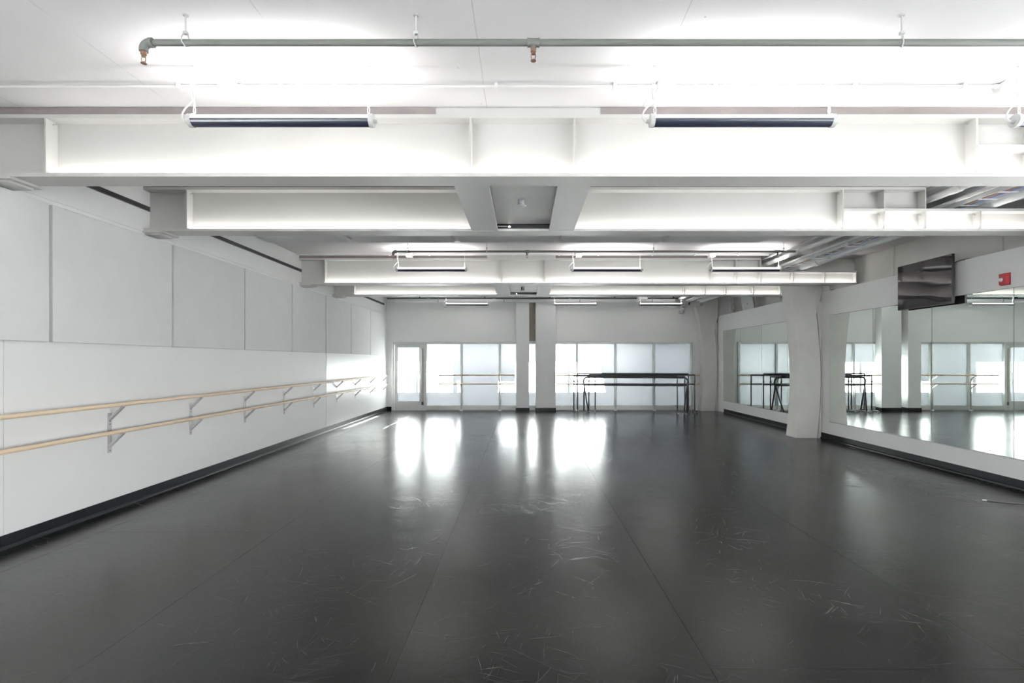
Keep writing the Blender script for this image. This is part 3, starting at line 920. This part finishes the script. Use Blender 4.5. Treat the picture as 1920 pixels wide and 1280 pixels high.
t_ = thing('fire_alarm', (XR - 0.001, 6.19, 2.56), 'red fire alarm with a clear strobe above the mirrors', 'fire alarm')
MB().box(-0.006, 0, -0.062, 0.062, -0.075, 0.075).build('back_plate', 'red', t_)
MB().prism([(-0.045, -0.050), (-0.006, -0.058), (-0.006, 0.058), (-0.045, 0.050)], 'z', -0.070, 0.070).build('housing', 'red', t_, bevel=0.008)
MB().lathe([(0.004, -0.075), (0.020, -0.066), (0.027, -0.045)], (0, 0.018, -0.005), 14, 'x').build('strobe_lens', 'strobe', t_, True)
MB().box(-0.047, -0.045, -0.042, -0.020, -0.045, 0.045).build('sounder_grille', 'red', t_)

# floor cable
pts = [(5.12, 5.52, 0.006), (5.20, 5.47, 0.004), (5.30, 5.42, 0.004), (5.42, 5.395, 0.004), (5.60, 5.36, 0.004), (5.75, 5.20, 0.004)]
t_ = thing('floor_cable', (0, 0, 0), 'thin black cable lying on the dance floor beneath the mirrors', 'cable')
MB().tube(pts, 0.004, 6).build('lead', 'blackp', t_, True)
MB().tube([(5.085, 5.535, 0.007), (5.12, 5.52, 0.006)], 0.006, 6).build('plug_tip', 'cap', t_, True)

# ================================================================== ACOUSTIC PANELS
ordl = ['at the edge of the picture', 'second from the viewer', 'third from the viewer', 'fourth from the viewer', 'fourth from the windows',
        'third from the windows', 'second from the windows', 'closest to the windows']
for k in range(-1, 7):
    y0 = 4.492 + 1.555 * k
    y1 = min(y0 + 1.52, 15.25)
    t_ = MB().box(XL + 0.010, XL + 0.050, y0, y1, 1.718, 2.952).build('wall_panel', 'panel', bevel=0.006)
    tag(t_, 'square grey fabric acoustic panel on the side wall, %s' % ordl[k + 1], 'acoustic panel', 'acoustic panels on the side wall')
# cap trim above the panels
t_ = MB().box(XL + 0.006, XL + 0.016, 0.95, YF, 3.0, 3.02).build('trim_2', 'wall')
tag(t_, 'thin white trim above the acoustic panels', 'trim', kind='structure')

# ================================================================== WALL BARRE
XB = XL + 0.145
t_ = thing('wall_barre', (XB, 0, 0), 'long double wooden ballet barre on the panel wall', 'ballet barre')
RZ = (1.100, 0.823)
for z in RZ:
    MB().tube([(0, 1.0, z), (0, 4.3, z), (0, 8.0, z), (0, 12.0, z), (0, 15.05, z)], 0.0205, 16).build('rail', 'wood', t_, True)
def bracket(y):
    w_ = 0.025
    xw = XL + 0.0065 - XB
    b_ = MB().box(xw, xw + 0.005, y - w_, y + w_, 0.600, 1.010).build('bracket', 'bracket', t_)
    for z in RZ:
        zb_ = z - 0.135
        p = [(xw + 0.005, zb_), (xw + 0.005, zb_ - 0.035), (0.004, z - 0.037), (0.016, z - 0.022), (0.016, z - 0.008), (-0.002, z - 0.0205), (-0.008, z - 0.022)]
        MB().prism(p, 'y', y - 0.018, y + 0.018).build('arm', 'bracket', b_)
    for zz in (0.925, 0.625, 0.66 + 0.235):
        MB().lathe([(0.006, 0.0), (0.006, 0.003)], (xw + 0.005, y, zz), 8, 'x').build('screw', 'grey', b_)
for k in range(-2, 9):
    bracket(5.155 + 1.252 * k)

# far barres fixed in front of the windows
YB = YF - 0.30
for (a, c, posts, lb) in ((fx(822) * YB / YF, fx(966) * YB / YF, (865.5, 937.5), 'short double wooden barre in front of the windows beside the glass door'),
                          (1.0, fx(1312) * YB / YF, (1081.5, 1153.5, 1225.5), 'double wooden barre on posts in front of the windows behind the black barres')):
    t_ = thing('window_barre', ((a + c) / 2, YB, 0), lb, 'ballet barre', 'barres in front of the windows')
    xm = (a + c) / 2
    for z in (1.105, 0.835):
        MB().tube([(a - xm, 0, z), (c - xm, 0, z)], 0.020, 12).build('rail', 'wood', t_, True)
    for p in posts:
        x = fx(p) - xm
        ps = MB().tube([(x, 0.20, 0.0), (x, 0.20, 0.93), (x, 0.17, 0.99), (x, 0.04, 1.065), (x, 0.0, 1.09)], 0.018, 10).build('post', 'bracket', t_, True)
        MB().tube([(x, 0.20, 0.66), (x, 0.17, 0.72), (x, 0.04, 0.795), (x, 0.0, 0.82)], 0.014, 8).build('arm', 'bracket', ps, True)
        MB().lathe([(0.055, 0), (0.055, 0.012), (0.022, 0.03)], (x, 0.20, 0), 14).build('floor_flange', 'conduit', ps, True)

# ================================================================== PORTABLE BARRES
def portable(xl, yl, xr, yr, top, lb, curved=False, low=0.845):
    """xl, xr in photo pixels of the uprights at their depth yl, yr"""
    A = Vector(((xl - CX) * yl / F, yl, 0))
    B = Vector(((xr - CX) * yr / F, yr, 0))
    c = (A + B) / 2
    L = (B - A).length / 2
    t_ = thing('portable_barre', c, lb, 'ballet barre', 'black portable barres')
    t_.rotation_euler = (0, 0, math.atan2(B.y - A.y, B.x - A.x))
    r = 0.021
    if curved:
        R_ = 0.12
        pts = [(-L + 0.02, 0.0, top - 0.24)] + [(-L - 0.0, 0, top - R_)] + arc((-L + R_, 0, top - R_), R_, 180, 90, 'xz', 6)[1:]
        pts += arc((L - R_, 0, top - R_), R_, 90, 0, 'xz', 6) + [(L - 0.02, 0, top - 0.24)]
        MB().tube(pts, 0.024, 10).build('top_rail', 'black', t_, True)
        for s_ in (-1, 1):
            MB().tube([(s_ * (L - 0.02), 0, top - 0.24), (s_ * (L - 0.15), -0.20, 0.06)], r, 10).build('leg', 'black', t_, True)
            MB().tube([(s_ * (L - 0.02), 0, top - 0.24), (s_ * (L - 0.005), 0.16, 0.06)], r, 10).build('leg', 'black', t_, True)
    else:
        MB().tube([(-L, 0, top), (L, 0, top)], r, 10).build('top_rail', 'black', t_, True)
        for s_ in (-1, 1):
            lg = MB().tube([(s_ * L, 0, 0.05), (s_ * L, 0, top)], 0.0185, 10).build('leg', 'black', t_, True)
            MB().lathe([(0.026, -0.02), (0.026, 0.02)], (s_ * L, 0, 0.93), 10).tube([(s_ * L, 0, 0.93), (s_ * L, -0.05, 0.93)], 0.012, 8).build('clamp_knob', 'black', lg, True)
    MB().tube([(-L + 0.01, 0, low), (L - 0.01, 0, low)], r, 10).build('lower_rail', 'black', t_, True)
    for s_ in (-1, 1):
        xx = s_ * (L - (0.0 if not curved else 0.08))
        f_ = MB().tube([(xx, -0.24, 0.058), (xx, 0.20, 0.058)], 0.016, 8).build('foot', 'black', t_, True)
        for yy in (-0.235, 0.195):
            MB().lathe([(0.010, -0.014), (0.026, -0.012), (0.026, 0.012), (0.010, 0.014)], (xx, yy, 0.026), 12, 'x').build('caster', 'caster', f_, True)
    return t_
portable(1076, 14.98, 1270, 14.50, 1.10, 'black portable barre reaching farthest towards the columns')
portable(1083, 15.12, 1291, 14.74, 1.16, 'tallest black portable barre of the group by the windows')
portable(1104, 15.19, 1302.5, 14.97, 1.12, 'black portable barre reaching closest to the corner rib')
portable(1094, 14.86, 1290, 14.36, 1.06, 'black portable barre with rounded corners and splayed legs', curved=True, low=0.83)
portable(1116, 15.05, 1284, 14.62, 1.08, 'shortest black portable barre in the middle of the group')
